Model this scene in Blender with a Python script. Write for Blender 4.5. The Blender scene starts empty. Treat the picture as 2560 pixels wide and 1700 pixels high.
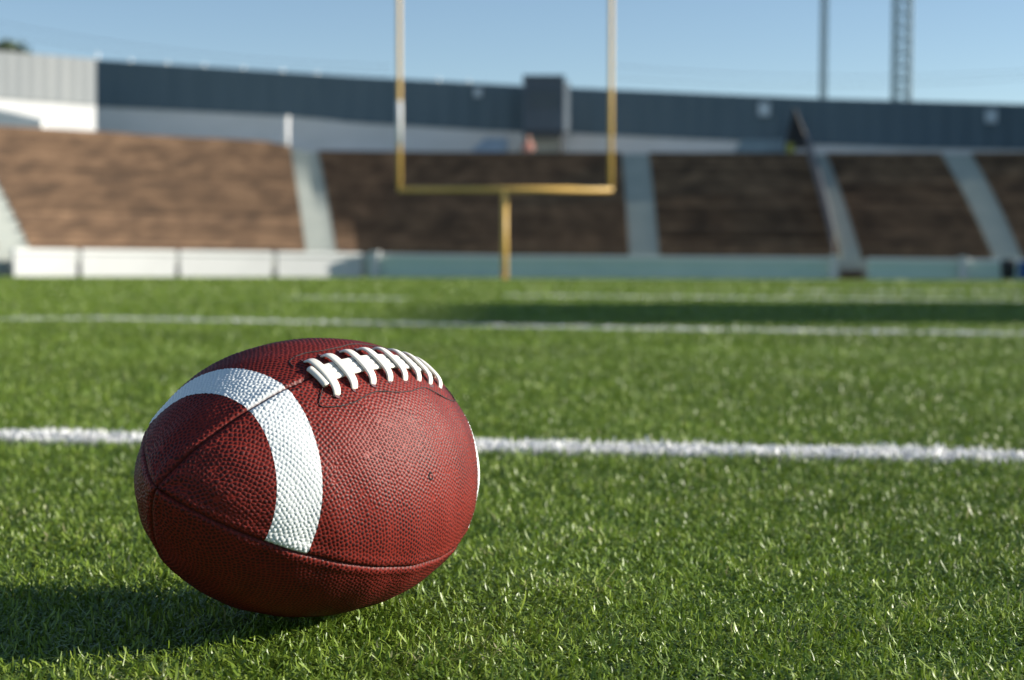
import bpy, math, random
import numpy as np
from mathutils import Vector, Matrix, kdtree

R_ = math.radians
sc = bpy.context.scene
C = sc.collection

# ------------------------------------------------------------------ camera, sky, sun, exposure
FPX, CXP, CYP, HZ = 4080.0, 1280.0, 850.0, 683.0      # focal length and image centre in photo pixels
CAM_H = 0.211
PITCH = math.atan((CYP - HZ) / FPX)
SUN_AZ, SUN_EL = R_(6.0), R_(18.5)                    # azimuth measured from +X towards +Y

cam_d = bpy.data.cameras.new('camera')
cam = bpy.data.objects.new('camera', cam_d)
C.objects.link(cam)
cam_d.sensor_width = 36.0
cam_d.lens = 36.0 * FPX / 2560.0
cam_d.clip_start, cam_d.clip_end = 0.02, 5000.0
cam.location = (0, 0, CAM_H)
cam.rotation_euler = (math.pi / 2 - PITCH, 0, 0)
cam_d.dof.use_dof = True
cam_d.dof.focus_distance = 0.925
cam_d.dof.aperture_fstop = 9.2
sc.camera = cam

world = bpy.data.worlds.new('World')
sc.world = world
world.use_nodes = True
wn, wl = world.node_tree.nodes, world.node_tree.links
wn.clear()
sky = wn.new('ShaderNodeTexSky')
sky.sky_type = 'NISHITA'
sky.sun_disc = False
sky.sun_elevation = SUN_EL
sky.sun_rotation = math.pi / 2 - SUN_AZ
sky.air_density, sky.dust_density, sky.ozone_density = 0.86, 0.0, 1.7
bg = wn.new('ShaderNodeBackground')
bg.inputs['Strength'].default_value = 0.077
wo = wn.new('ShaderNodeOutputWorld')
wl.new(sky.outputs[0], bg.inputs['Color'])
wl.new(bg.outputs[0], wo.inputs['Surface'])

sun_d = bpy.data.lights.new('sun', 'SUN')
sun = bpy.data.objects.new('sun', sun_d)
C.objects.link(sun)
sun_d.energy = 5.0
sun_d.angle = R_(0.5)
sun_d.color = (1.0, 0.93, 0.82)
SUN_DIR = Vector((math.cos(SUN_EL) * math.cos(SUN_AZ), math.cos(SUN_EL) * math.sin(SUN_AZ), math.sin(SUN_EL)))
sun.rotation_euler = SUN_DIR.to_track_quat('Z', 'Y').to_euler()
sun.location = (20, 0, 12)

sc.view_settings.view_transform = 'Standard'
sc.view_settings.look = 'None'
sc.view_settings.gamma = 1.0
sc.view_settings.exposure = 0.9
try:
    sc.cycles.use_denoising = True
    sc.cycles.max_bounces = 8
    sc.cycles.diffuse_bounces = 2
except Exception:
    pass

rng = np.random.default_rng(7)
random.seed(7)

# ------------------------------------------------------------------ helpers
def mat(name, col, rough=0.6, spec=0.4, metal=0.0):
    m = bpy.data.materials.new(name)
    m.use_nodes = True
    p = m.node_tree.nodes['Principled BSDF']
    p.inputs['Base Color'].default_value = (*col, 1)
    p.inputs['Roughness'].default_value = rough
    p.inputs['Specular IOR Level'].default_value = spec
    p.inputs['Metallic'].default_value = metal
    return m

def noise_mat(name, stops, scale=(1, 1, 1), nscale=1.0, detail=6, rough=0.8, spec=0.2, bump=0.0, dist=0.0):
    """colour ramp over object-space noise: weathering with a shape of its own"""
    m = mat(name, stops[0][1], rough, spec)
    n, l = m.node_tree.nodes, m.node_tree.links
    p = n['Principled BSDF']
    tc = n.new('ShaderNodeTexCoord')
    mp = n.new('ShaderNodeMapping'); mp.inputs['Scale'].default_value = scale
    nz = n.new('ShaderNodeTexNoise')
    nz.inputs['Scale'].default_value = nscale
    nz.inputs['Detail'].default_value = detail
    nz.inputs['Roughness'].default_value = 0.6
    nz.inputs['Distortion'].default_value = dist
    cr = n.new('ShaderNodeValToRGB')
    el = cr.color_ramp.elements
    while len(el) < len(stops):
        el.new(0.5)
    for e, (pos, c) in zip(el, stops):
        e.position = pos; e.color = (*c, 1)
    l.new(tc.outputs['Object'], mp.inputs['Vector'])
    l.new(mp.outputs[0], nz.inputs['Vector'])
    l.new(nz.outputs['Fac'], cr.inputs['Fac'])
    l.new(cr.outputs[0], p.inputs['Base Color'])
    if bump:
        b = n.new('ShaderNodeBump'); b.inputs['Strength'].default_value = bump
        l.new(nz.outputs['Fac'], b.inputs['Height']); l.new(b.outputs[0], p.inputs['Normal'])
    return m

def np_mesh(name, verts, quads, smooth=False, attrs=None):
    me = bpy.data.meshes.new(name)
    verts = np.ascontiguousarray(verts, dtype=np.float32); quads = np.ascontiguousarray(quads, dtype=np.int32)
    k = quads.shape[1]
    me.vertices.add(len(verts)); me.vertices.foreach_set('co', verts.ravel())
    me.loops.add(quads.size); me.loops.foreach_set('vertex_index', quads.ravel())
    me.polygons.add(len(quads))
    me.polygons.foreach_set('loop_start', np.arange(0, quads.size, k, dtype=np.int32))
    if smooth:
        me.polygons.foreach_set('use_smooth', np.ones(len(quads), dtype=bool))
    me.update(calc_edges=True)
    for an, av in (attrs or {}).items():
        a = me.attributes.new(an, 'FLOAT', 'POINT')
        a.data.foreach_set('value', np.ascontiguousarray(av, dtype=np.float32))
    return me

def link(name, me, m, parent=None, loc=None):
    o = bpy.data.objects.new(name, me)
    C.objects.link(o)
    if m is not None:
        me.materials.append(m)
    if parent is not None:
        o.parent = parent
    if loc is not None:
        o.location = loc
    return o

def tag(o, label=None, cat=None, group=None, kind=None):
    if label: o['label'] = label
    if cat: o['category'] = cat
    if group: o['group'] = group
    if kind: o['kind'] = kind
    return o

def empty(name, loc, label, cat, group=None):
    o = bpy.data.objects.new(name, None)
    o.empty_display_size = 0.1
    C.objects.link(o)
    o.location = loc
    return tag(o, label, cat, group)

class MB:
    """collects shapes in world coordinates; build() links them as ONE mesh relative to the parent's base"""
    def __init__(s): s.v = []; s.f = []
    def add(s, v, f):
        b = len(s.v); s.v += [tuple(p) for p in v]; s.f += [tuple(b + i for i in q) for q in f]; return s
    def hexa(s, p):       # 8 corners: bottom ring 0-3, top ring 4-7
        return s.add(p, [(3, 2, 1, 0), (4, 5, 6, 7), (0, 1, 5, 4), (1, 2, 6, 5), (2, 3, 7, 6), (3, 0, 4, 7)])
    def box(s, c, d, rz=0.0):
        x, y, z = d[0] / 2, d[1] / 2, d[2] / 2; cs, sn = math.cos(rz), math.sin(rz)
        P = [(c[0] + cs * a - sn * b, c[1] + sn * a + cs * b, c[2] + e) for e in (-z, z) for a, b in ((-x, -y), (x, -y), (x, y), (-x, y))]
        return s.hexa(P)
    def tube(s, pts, r, n=10, cap=True):
        pts = [Vector(p) for p in pts]
        rr = r if isinstance(r, (list, tuple)) else [r] * len(pts)
        rings = []; ref = Vector((0.31, 0.17, 0.93))
        for i, p in enumerate(pts):
            t = (pts[min(i + 1, len(pts) - 1)] - pts[max(i - 1, 0)]).normalized()
            if abs(t.dot(ref)) > 0.95: ref = Vector((0.9, 0.2, 0.1))
            u = t.cross(ref).normalized(); w = t.cross(u).normalized()
            rings.append([p + (u * math.cos(2 * math.pi * j / n) + w * math.sin(2 * math.pi * j / n)) * rr[i] for j in range(n)])
        v = [q for rg in rings for q in rg]; f = []
        for i in range(len(pts) - 1):
            for j in range(n):
                k = (j + 1) % n
                f.append((i * n + j, i * n + k, (i + 1) * n + k, (i + 1) * n + j))
        if cap:
            f.append(tuple(range(n - 1, -1, -1))); f.append(tuple((len(pts) - 1) * n + j for j in range(n)))
        return s.add(v, f)
    def strip(s, A, B):   # quad strip between two polylines
        n = len(A)
        return s.add(list(A) + list(B), [(i, i + 1, n + i + 1, n + i) for i in range(n - 1)])
    def slab(s, A, B, off):   # closed solid: front sheet A(bottom) B(top), pushed by per-point offset vectors
        n = len(A)
        A2 = [Vector(a) + Vector(o) for a, o in zip(A, off)]; B2 = [Vector(b) + Vector(o) for b, o in zip(B, off)]
        v = list(A) + list(B) + A2 + B2; f = []
        for i in range(n - 1):
            f += [(i, i + 1, n + i + 1, n + i), (2 * n + i + 1, 2 * n + i, 3 * n + i, 3 * n + i + 1),
                  (n + i, n + i + 1, 3 * n + i + 1, 3 * n + i), (i + 1, i, 2 * n + i, 2 * n + i + 1)]
        f += [(0, n, 3 * n, 2 * n), (n - 1, 3 * n - 1, 4 * n - 1, 2 * n - 1)]
        return s.add(v, f)
    def build(s, name, m, parent=None, smooth=False, loc=None):
        base = Vector(loc) if loc is not None else (parent.matrix_world.translation.copy() if parent is not None and parent.parent is None else Vector((0, 0, 0)))
        if parent is not None:
            base = Vector((0, 0, 0)); q = parent
            while q is not None: base += q.location; q = q.parent
        me = bpy.data.meshes.new(name)
        me.from_pydata([tuple(Vector(p) - base) for p in s.v], [], s.f)
        if smooth: me.polygons.foreach_set('use_smooth', [True] * len(me.polygons))
        me.update()
        return link(name, me, m, parent, base if (parent is None) else None)

D2F = 2560.0 / 2361.0
SP, CP = math.sin(PITCH), math.cos(PITCH)
def kx(xd): return (xd * D2F - CXP) / FPX
def at(xd, yd, D):
    """point on the ray through a photo pixel (viewer pixels) at ground distance D from the camera"""
    k = kx(xd); v = (yd * D2F - CYP) / FPX
    s = D / (CP - v * SP)
    return Vector((k * s, D, CAM_H + s * (-SP - v * CP)))
def zat(yd, D): return at(1180, yd, D).z
def lerp(a, b, t): return a + (b - a) * t
def pw(x, xs, ys): return float(np.interp(x, xs, ys))

# ------------------------------------------------------------------ setting: the field
m_field = noise_mat('turf_base', [(0.3, (0.034, 0.062, 0.008)), (0.7, (0.054, 0.094, 0.013))], nscale=2.5, rough=0.9, spec=0.1, bump=0.2)
def gz(X, Y):
    """the far half of the field falls gently towards the right"""
    w = np.clip((np.asarray(Y, float) - 15.0) / 35.0, 0, 1); w = w * w * (3 - 2 * w)
    return w * (0.024 - 0.0041 * np.clip(X, -40, 40))
gx_ = np.array([-3000, -600, -120, -60] + list(np.linspace(-40, 40, 41)) + [60, 120, 600, 3000.0])
gy_ = np.array([-400, -60, -10, 0, 10] + list(np.linspace(15, 50, 22)) + [60, 90, 140, 400, 1200, 3000.0])
GX, GY = np.meshgrid(gx_, gy_, indexing='ij')
fv = np.stack([GX, GY, gz(GX, GY) - 0.009], -1).reshape(-1, 3)
ny_ = len(gy_)
fq = [(a * ny_ + b, (a + 1) * ny_ + b, (a + 1) * ny_ + b + 1, a * ny_ + b + 1) for a in range(len(gx_) - 1) for b in range(ny_ - 1)]
tag(link('field', np_mesh('field', fv, np.array(fq)), m_field), kind='structure')

# white lines on the turf as world polylines (x, y, half width)
def gpt(xf, yf, zc=0.011):
    v = (yf - CYP) / FPX; k = (xf - CXP) / FPX
    dz = -SP - v * CP
    s = (zc - CAM_H) / dz
    return (k * s, s * (CP - v * SP))
def extend(P, e):
    a, b = np.array(P[0]), np.array(P[1]); c, d = np.array(P[-2]), np.array(P[-1])
    return [tuple(a - (b - a) / np.linalg.norm(b - a) * e)] + list(P) + [tuple(d + (d - c) / np.linalg.norm(d - c) * e)]
LINE1 = extend([gpt(0, 1078), gpt(358, 1086), gpt(1400, 1107), gpt(1980, 1117), gpt(2560, 1128)], 1.5)
LINE2 = extend([gpt(0, 795), gpt(249, 793), gpt(867, 804), gpt(1301, 813), gpt(1778, 821), gpt(2560, 831)], 4.0)
LINES = [('yard_line', LINE1, 0.043), ('yard_line', LINE2, 0.07),
         ('hash_mark', [gpt(730, 743), gpt(1000, 745.5)], 0.10),
         ('hash_mark', [gpt(1990, 729), gpt(2560, 731)], 0.16),
         ('yard_line', extend([gpt(2050, 746), gpt(2560, 751)], 3.0), 0.13)]
def line_dist(P, X, Y):
    best = np.full(X.shape, 1e9)
    for (ax, ay), (bx, by) in zip(P[:-1], P[1:]):
        dx, dy = bx - ax, by - ay; L2 = dx * dx + dy * dy
        t = np.clip(((X - ax) * dx + (Y - ay) * dy) / L2, 0, 1)
        best = np.minimum(best, np.hypot(X - ax - t * dx, Y - ay - t * dy))
    return best

def blades(X, Y, length, width, nseg, lean=1.0, z0=-0.004):
    """short curled ribbon fibres -> verts, quads, per-vertex random"""
    n = len(X)
    # fibres of one tuft lean alike; the pile is taller and thinner in patches
    ph1 = np.sin(X * 71.0 + 3 * np.sin(Y * 47.0)) + np.sin(Y * 83.0 + 2 * np.sin(X * 59.0))
    ph2 = np.sin(X * 31.0 + 2 * np.sin(Y * 23.0) + 1.0) + np.sin(Y * 37.0 - X * 13.0)
    az = 2.2 * ph1 + rng.normal(0, 1.3, n)
    mat_ = rng.random(n) < 0.78 * lean           # matted fibres that lie across the pile
    tilt0 = np.where(mat_, np.clip(rng.normal(1.2, 0.28, n), 0.5, 1.7), np.clip(rng.normal(0.7, 0.4, n), 0, 1.3))
    curl = np.where(mat_, rng.normal(0.35, 1.0, n), rng.normal(1.1, 1.2, n))
    zr = np.where(mat_, rng.uniform(0, 0.0095, n), 0.0)
    tw = az + np.pi / 2 + rng.normal(0, 0.8, n)
    L = length * rng.uniform(0.6, 1.3, n) * (1 + 0.13 * ph2); W = width * rng.uniform(0.65, 1.35, n)
    P = np.stack([X, Y, gz(X, Y) + z0 + zr], -1)
    rows = []; side0 = np.stack([np.cos(tw), np.sin(tw), np.zeros(n)], -1)
    ang = tilt0.copy(); step = L / nseg
    azd = rng.normal(0, 0.5, n)
    for i in range(nseg + 1):
        tp = 1.0 if i < nseg else 0.45
        w = (W * tp / 2)[:, None]
        rows.append(P - side0 * w); rows.append(P + side0 * w)
        d = np.stack([np.sin(ang) * np.cos(az), np.sin(ang) * np.sin(az), np.cos(ang)], -1)
        P = P + d * step[:, None]
        ang = ang + curl / nseg * 1.3
        az = az + azd / nseg * 2
    V = np.stack(rows, 1).reshape(-1, 3)
    m = 2 * (nseg + 1); base = (np.arange(n) * m)[:, None]
    Q = []
    for i in range(nseg):
        Q.append(np.concatenate([base + 2 * i, base + 2 * i + 1, base + 2 * i + 3, base + 2 * i + 2], 1))
    Q = np.stack(Q, 1).reshape(-1, 4)
    rnd = np.clip(rng.random(n) * 0.8 + 0.1 + 0.07 * ph2, 0, 1)
    return V, Q, np.repeat(rnd, m)

def grass_mat(name, white=False):
    m = bpy.data.materials.new(name); m.use_nodes = True
    n, l = m.node_tree.nodes, m.node_tree.links
    p = n['Principled BSDF']; out = n['Material Output']
    at_ = n.new('ShaderNodeAttribute'); at_.attribute_name = 'rnd'
    cr = n.new('ShaderNodeValToRGB'); el = cr.color_ramp.elements
    if white:
        el[0].color = (0.72, 0.72, 0.70, 1); el[1].color = (0.88, 0.88, 0.87, 1)
        l.new(at_.outputs['Fac'], cr.inputs['Fac'])
        l.new(cr.outputs[0], p.inputs['Base Color'])
        tcol = cr.outputs[0]
    else:
        el[0].color = (0.074, 0.135, 0.010, 1); el[1].color = (0.36, 0.43, 0.12, 1)
        e = el.new(0.5); e.color = (0.150, 0.240, 0.018, 1)
        e = el.new(0.975); e.color = (0.40, 0.36, 0.20, 1)
        e = el.new(0.93); e.color = (0.265, 0.350, 0.048, 1)
        l.new(at_.outputs['Fac'], cr.inputs['Fac'])
        tc = n.new('ShaderNodeTexCoord')
        nz = n.new('ShaderNodeTexNoise'); nz.inputs['Scale'].default_value = 1.3; nz.inputs['Detail'].default_value = 4
        l.new(tc.outputs['Object'], nz.inputs['Vector'])
        hv = n.new('ShaderNodeMapRange'); hv.inputs[1].default_value = 0.3; hv.inputs[2].default_value = 0.7
        hv.inputs[3].default_value = 0.78; hv.inputs[4].default_value = 1.2
        l.new(nz.outputs['Fac'], hv.inputs[0])
        mx = n.new('ShaderNodeVectorMath'); mx.operation = 'SCALE'
        l.new(cr.outputs[0], mx.inputs[0]); l.new(hv.outputs[0], mx.inputs['Scale'])
        l.new(mx.outputs[0], p.inputs['Base Color'])
        tcol = mx.outputs[0]
    p.inputs['Roughness'].default_value = 0.45
    p.inputs['Specular IOR Level'].default_value = 0.55
    tr = n.new('ShaderNodeBsdfTranslucent'); l.new(tcol, tr.inputs['Color'])
    ms = n.new('ShaderNodeMixShader'); ms.inputs[0].default_value = 0.18
    l.new(p.outputs[0], ms.inputs[1]); l.new(tr.outputs[0], ms.inputs[2]); l.new(ms.outputs[0], out.inputs['Surface'])
    return m

GV, GQ, GR, LV = [], [], [], {i: [] for i in range(len(LINES))}
nv = 0
# (near, far, blades per m2, length, width, segments, side margin)
BANDS = [(0.55, 1.0, 340000, 0.0082, 0.00095, 5, 0.9), (1.0, 1.6, 240000, 0.0088, 0.00105, 4, 0.9),
         (1.6, 2.6, 115000, 0.0100, 0.0013, 3, 1.2), (2.6, 4.5, 46000, 0.0122, 0.0018, 3, 1.8),
         (4.5, 8, 14000, 0.016, 0.0030, 2, 3.0), (8, 15, 3000, 0.020, 0.007, 2, 6.0),
         (15, 30, 600, 0.025, 0.02, 2, 10.0), (30, 66, 150, 0.028, 0.045, 2, 14.0)]
for (d0, d1, dens, L, W, ns, mg) in BANDS:
    hw = 0.325 * d1 + mg
    n = int(dens * (d1 - d0) * 2 * hw)
    X = rng.uniform(-hw, hw, n); Y = rng.uniform(d0, d1, n)
    keep = (np.abs(X) < 0.325 * Y + mg) & ((np.abs(X) < 0.325 * Y + mg * 0.3) | (rng.random(n) < 0.45))
    # clumps and thin spots in the pile
    X, Y = X[keep], Y[keep]
    owner = np.full(len(X), -1)
    wob = 0.004 * np.sin(X * 9.0 + 1.3) + 0.004 * np.sin(X * 23.0)
    for i, (nm, P, hwid) in enumerate(LINES):
        dd = line_dist(P, X, Y) + rng.normal(0, 0.006, len(X)) + wob * min(1.0, hwid / 0.1)
        owner[dd < hwid] = i
    gm = owner < 0
    V, Q, Rr = blades(X[gm], Y[gm], L, W, ns)
    GV.append(V); GQ.append(Q + nv); GR.append(Rr); nv += len(V)
    for i in LV:
        wm = owner == i
        if wm.any():
            reps = 3 if d0 < 2.6 else 1
            xx = np.repeat(X[wm], reps) + rng.normal(0, 0.003, wm.sum() * reps); yy = np.repeat(Y[wm], reps) + rng.normal(0, 0.003, wm.sum() * reps)
            LV[i].append(blades(xx, yy, L * 1.05, W * 1.6, ns, 1.1))
# a few longer stray fibres standing proud near the camera
n = 350
X = rng.uniform(-0.6, 0.6, n); Y = rng.uniform(0.62, 1.5, n)
V, Q, Rr = blades(X, Y, 0.017, 0.0011, 5, lean=0.6)
GV.append(V); GQ.append(Q + nv); GR.append(Rr); nv += len(V)
# fibres pushed up round the foot of the ball
n = 420
a_ = rng.uniform(0, 2 * np.pi, n); rr0 = rng.normal(0.034, 0.007, n)
V, Q, Rr = blades(-0.116 + rr0 * 1.5 * np.cos(a_), 0.975 + rr0 * np.sin(a_), 0.0165, 0.0011, 5, lean=0.35)
GV.append(V); GQ.append(Q + nv); GR.append(Rr)
m_grass = grass_mat('turf_fibre'); m_white = grass_mat('painted_turf_fibre', True)
tag(link('grass', np_mesh('grass', np.concatenate(GV), np.concatenate(GQ), attrs={'rnd': np.concatenate(GR)}), m_grass), kind='stuff')
for i in LV:
    if not LV[i]: continue
    VV, QQ, RR, b = [], [], [], 0
    for V, Q, Rr in LV[i]:
        VV.append(V); QQ.append(Q + b); RR.append(Rr); b += len(V)
    tag(link(LINES[i][0], np_mesh(LINES[i][0], np.concatenate(VV), np.concatenate(QQ), attrs={'rnd': np.concatenate(RR)}), m_white), kind='structure')

# ------------------------------------------------------------------ the stadium bowl
# plan of the front wall: a heading psi that turns towards the sun at the left and closes the bowl at the right
PSI0 = -6.0
def psi(s):       # s: metres from the point where the left bend starts, positive to the right
    if s < 0: return min(75.0, 21.0 + 18.0 * (-s / 14.0))
    if s > 27: return max(-80.0, PSI0 - 74.0 * ((s - 27.0) / 22.0))
    return PSI0
def plan():
    L, Rt = [], []
    x, y = -5.5, 60.6
    s = 0.0; st = 0.25
    L.append((x, y, psi(-0.01)))
    while s > -40:
        a = R_(psi(s - st / 2)); x -= math.cos(a) * st; y -= math.sin(a) * st; s -= st
        L.append((x, y, psi(s)))
    x, y, s = -5.5, 60.6, 0.0
    while s < 60:
        a = R_(psi(s + st / 2)); x += math.cos(a) * st; y += math.sin(a) * st; s += st
        Rt.append((x, y, psi(s)))
    return L[::-1] + Rt
PLAN = np.array(plan())
def curve(d):
    a = np.radians(PLAN[:, 2]); X = PLAN[:, 0] - np.sin(a) * d; Y = PLAN[:, 1] + np.cos(a) * d
    return X / Y, Y
_cache = {}
def depth(k, d=0.0):
    key = round(d, 3)
    if key not in _cache:
        kk, yy = curve(d); m = np.maximum.accumulate(kk) <= kk + 1e-9
        _cache[key] = (kk[m], yy[m])
    return float(np.interp(k, *_cache[key]))
def on(xd, yd, d=0.0): return at(xd, yd, depth(kx(xd), d))
def nrm(xd, d=0.0):
    a, b = on(xd - 6, 630, d), on(xd + 6, 630, d); t = (b - a).normalized()
    return Vector((-t.y, t.x, 0))      # pointing away from the field

TOPX = [-300, 0, 240, 362, 590, 650, 700, 1000, 1900, 2900]; TOPY = [292, 300, 313.6, 323, 333, 340, 356, 360, 362, 360]
BOTX = [-300, 60, 400, 700, 1160, 1900, 2361, 2900]; BOTY = [571, 573, 577, 581, 588, 593, 598, 606]
def ytop(x): return pw(x, TOPX, TOPY)
def ybot(x): return pw(x, BOTX, BOTY)
STAND = 13.0      # plan depth of the seating
NROW = 24

m_bench = noise_mat('weathered_brown_bench', [(0.28, (0.075, 0.049, 0.033)), (0.46, (0.158, 0.098, 0.060)), (0.58, (0.228, 0.141, 0.084)), (0.74, (0.29, 0.185, 0.112))],
                    scale=(1.0, 0.2, 1.7), nscale=1.15, detail=7, rough=0.75, spec=0.25)
def row_tint(m):
    """every bench row has weathered to its own tone"""
    n, l = m.node_tree.nodes, m.node_tree.links; p = n['Principled BSDF']
    src = p.inputs['Base Color'].links[0].from_socket
    oi = n.new('ShaderNodeObjectInfo'); mr = n.new('ShaderNodeMapRange'); mr.inputs[3].default_value = 0.65; mr.inputs[4].default_value = 1.25
    vm_ = n.new('ShaderNodeVectorMath'); vm_.operation = 'SCALE'
    l.new(oi.outputs['Random'], mr.inputs[0]); l.new(src, vm_.inputs[0]); l.new(mr.outputs[0], vm_.inputs['Scale']); l.new(vm_.outputs[0], p.inputs['Base Color'])
row_tint(m_bench)
m_terrace = noise_mat('brown_terrace', [(0.3, (0.075, 0.049, 0.033)), (0.7, (0.190, 0.118, 0.072))], nscale=0.8, rough=0.9)
m_conc = noise_mat('pale_concrete', [(0.3, (0.38, 0.41, 0.38)), (0.7, (0.46, 0.48, 0.44))], nscale=0.9, rough=0.85)
m_whitewall = noise_mat('white_painted_concrete', [(0.3, (0.64, 0.64, 0.63)), (0.7, (0.74, 0.74, 0.73))], nscale=0.7, rough=0.7)
m_shadetint = noise_mat('shade_tinted_white', [(0.3, (0.52, 0.68, 0.60)), (0.7, (0.62, 0.76, 0.67))], nscale=0.7, rough=0.6)  # white wall coloured teal to carry its shade and grass bounce
m_cap = mat('pale_cap_paint', (0.86, 0.86, 0.84), 0.6)
m_shadewall = noise_mat('shaded_wall_white', [(0.3, (0.74, 0.70, 0.66)), (0.7, (0.84, 0.79, 0.76))], scale=(1, 1, 3), nscale=0.5, rough=0.8)  # shaded copy of the white wall, colour lifted and warmed against blue shade
m_fence = noise_mat('dark_slate_cladding', [(0.3, (0.112, 0.155, 0.182)), (0.7, (0.140, 0.186, 0.214))], scale=(2, 2, 0.15), nscale=1.0, rough=0.6)
m_fencepale = noise_mat('pale_grey_cladding', [(0.3, (0.26, 0.28, 0.29)), (0.7, (0.33, 0.345, 0.345))], scale=(2, 2, 0.15), nscale=1.0, rough=0.6)
m_steel = mat('galvanised_steel', (0.42, 0.44, 0.45), 0.45, 0.5, 0.6)
m_dark = mat('dark_painted_steel', (0.035, 0.035, 0.04), 0.5)

# aisles: (top left, top right, bottom left, bottom right) in photo columns
AISLES = [(-150, -80, -5, 66), (670, 735, 705, 776), (1432, 1495, 1450, 1520), (1876, 1902, 1938, 1984), (2165, 2235, 2288, 2356), (2640, 2700, 2800, 2865)]
BLOCKS = [(66, -80, 705, 670), (776, 735, 1450, 1432), (1520, 1495, 1937, 1874), (1984, 1902, 2288, 2165), (2356, 2235, 2800, 2640)]   # bottom left, top left, bottom right, top right
def rowpt(xb, xt, f, dz=0.0, dd=0.0):
    """point on the rake at row fraction f along the line bottom column xb -> top column xt"""
    xd = lerp(xb, xt, f); d = lerp(0.9, STAND, f) + dd
    zb = on(xd, ybot(xd) + 4, 0.9).z; zt = on(xd, ytop(xd), STAND).z
    p = on(xd, 600, d); p.z = lerp(zb, zt, f) + dz
    return p
SEAT_LABELS = ['sunlit brown bench block at the far left, left of the first pale stairway',
               'brown bench block directly behind the left half of the goal',
               'shaded dark brown bench block between the goal and the dark railing',
               'dark brown bench block between the railed stairway and the rightmost stairway',
               'dark brown bench block cut by the right edge, right of the last stairway']
for bi, (bl, tl, br, tr_) in enumerate(BLOCKS):
    base = rowpt((bl + br) / 2, (tl + tr_) / 2, 0); base.z = 0
    t = empty('seating_block', base, SEAT_LABELS[bi], 'stand seating', 'bench blocks of the end stand')
    ter = MB()
    N = 14
    for r in range(NROW):
        f0, f1 = r / NROW, (r + 1) / NROW
        A = [rowpt(lerp(bl, br, j / N), lerp(tl, tr_, j / N), f0) for j in range(N + 1)]
        B = [rowpt(lerp(bl, br, j / N), lerp(tl, tr_, j / N), f1) for j in range(N + 1)]
        A1 = [Vector((p.x, p.y, q.z - 0.0)) for p, q in zip(A, B)]
        ter.strip(A, A1)                       # riser
        ter.strip(A1, B)                       # tread (level, B has the same height)
        # bench plank carried above the tread
        bm_ = MB()
        F = []
        for j in range(N + 1):
            xb, xt = lerp(bl, br, j / N), lerp(tl, tr_, j / N)
            p = rowpt(xb, xt, lerp(f0, f1, 0.30)); n_ = nrm(lerp(xb, xt, f0), 3.0)
            p.z = B[j].z
            F.append((p, n_))
        lo = [p + Vector((0, 0, 0.01)) for p, n_ in F]; hi = [p + Vector((0, 0, 0.16)) for p, n_ in F]
        bm_.slab(lo, hi, [n_ * 0.26 for p, n_ in F])
        bm_.build('bench', m_bench, t)
    ter.build('terrace', m_terrace, t)

ST_LABELS = ['pale concrete stairway coming down at the far left edge beside the white wall',
             'pale concrete stairway left of the goal, between sunlit and dimmer benches',
             'blue-grey stairway just right of the goal post',
             'narrow blue-grey stairway beside the dark mesh railing',
             'blue-grey stairway slanting down at the far right',
             'blue-grey stairway beyond the right edge of the frame']
for ai, (tl, tr_, bl, br) in enumerate(AISLES[:5]):
    base = rowpt((bl + br) / 2, (tl + tr_) / 2, 0); base.z = 0
    t = empty('stairway', base, ST_LABELS[ai], 'stairway', 'stairways of the end stand')
    s = MB(); NS = 36
    for r in range(NS):
        f0, f1 = r / NS, (r + 1) / NS
        A = [rowpt(lerp(bl, br, u), lerp(tl, tr_, u), f0, 0.10) for u in (0, .5, 1)]
        B = [rowpt(lerp(bl, br, u), lerp(tl, tr_, u), f1, 0.10) for u in (0, .5, 1)]
        A1 = [Vector((p.x, p.y, q.z)) for p, q in zip(A, B)]
        if r == 0: s.strip([p - Vector((0, 0, 0.8)) for p in A], A)
        s.strip(A, A1); s.strip(A1, B)
    s.build('steps', m_conc, t)

# low wall round the field: white sunlit panels, then the shaded stretch tinted teal, then the stretch past the gap
def wall_piece(name, x0, x1, m, label, group, cap=True, n=12, d=0.0, th=0.22, zlow=None, post=True):
    xs = np.linspace(x0, x1, n)
    A = []; B = []; off = []
    for x in xs:
        p = on(x, 600, d); A.append(Vector((p.x, p.y, -0.10)))
        q = on(x, ybot(x), d); B.append(Vector((q.x, q.y, q.z - 0.14))); off.append(nrm(x, d) * th)
    base = A[n // 2].copy(); base.z = 0
    t = empty(name, base, label, 'wall', group)
    MB().slab(A, B, off).build('panel', m, t)
    if cap:
        MB().slab([b + Vector((0, 0, 0.002)) - o * 0.25 for b, o in zip(B, off)], [b + Vector((0, 0, 0.14)) - o * 0.25 for b, o in zip(B, off)], [o * 1.4 for o in off]).build('cap_rail', m_cap, t)
    return t
WG = 'low walls in front of the end stand'
wall_piece('field_wall', 32, 176, m_whitewall, 'short white sunlit wall panel at the left corner beside the stairway', WG)
wall_piece('field_wall', 189, 404, m_whitewall, 'bright white sunlit wall panel, second from the left corner', WG)
wall_piece('field_wall', 416, 626, m_whitewall, 'white wall panel under the sunlit benches, third from the left corner', WG)
wall_piece('field_wall', 640, 834, m_whitewall, 'greyer white wall panel at the foot of the stairway left of the goal', WG)
wall_piece('field_wall', 846, 1931, m_shadetint, 'long shaded low wall, its white tinted teal, with pale top rail behind the goal post', WG, n=30)
wall_piece('field_wall', 2002, 2900, m_shadetint, 'shaded low wall, its white tinted teal, with pale top rail at the far right past the gap', WG, n=24)
wall_piece('field_wall', -260, -14, m_shadetint, 'shade-tinted blue-grey low wall cut by the left edge beside the far left stairway', WG, n=8, d=-0.8)
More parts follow.
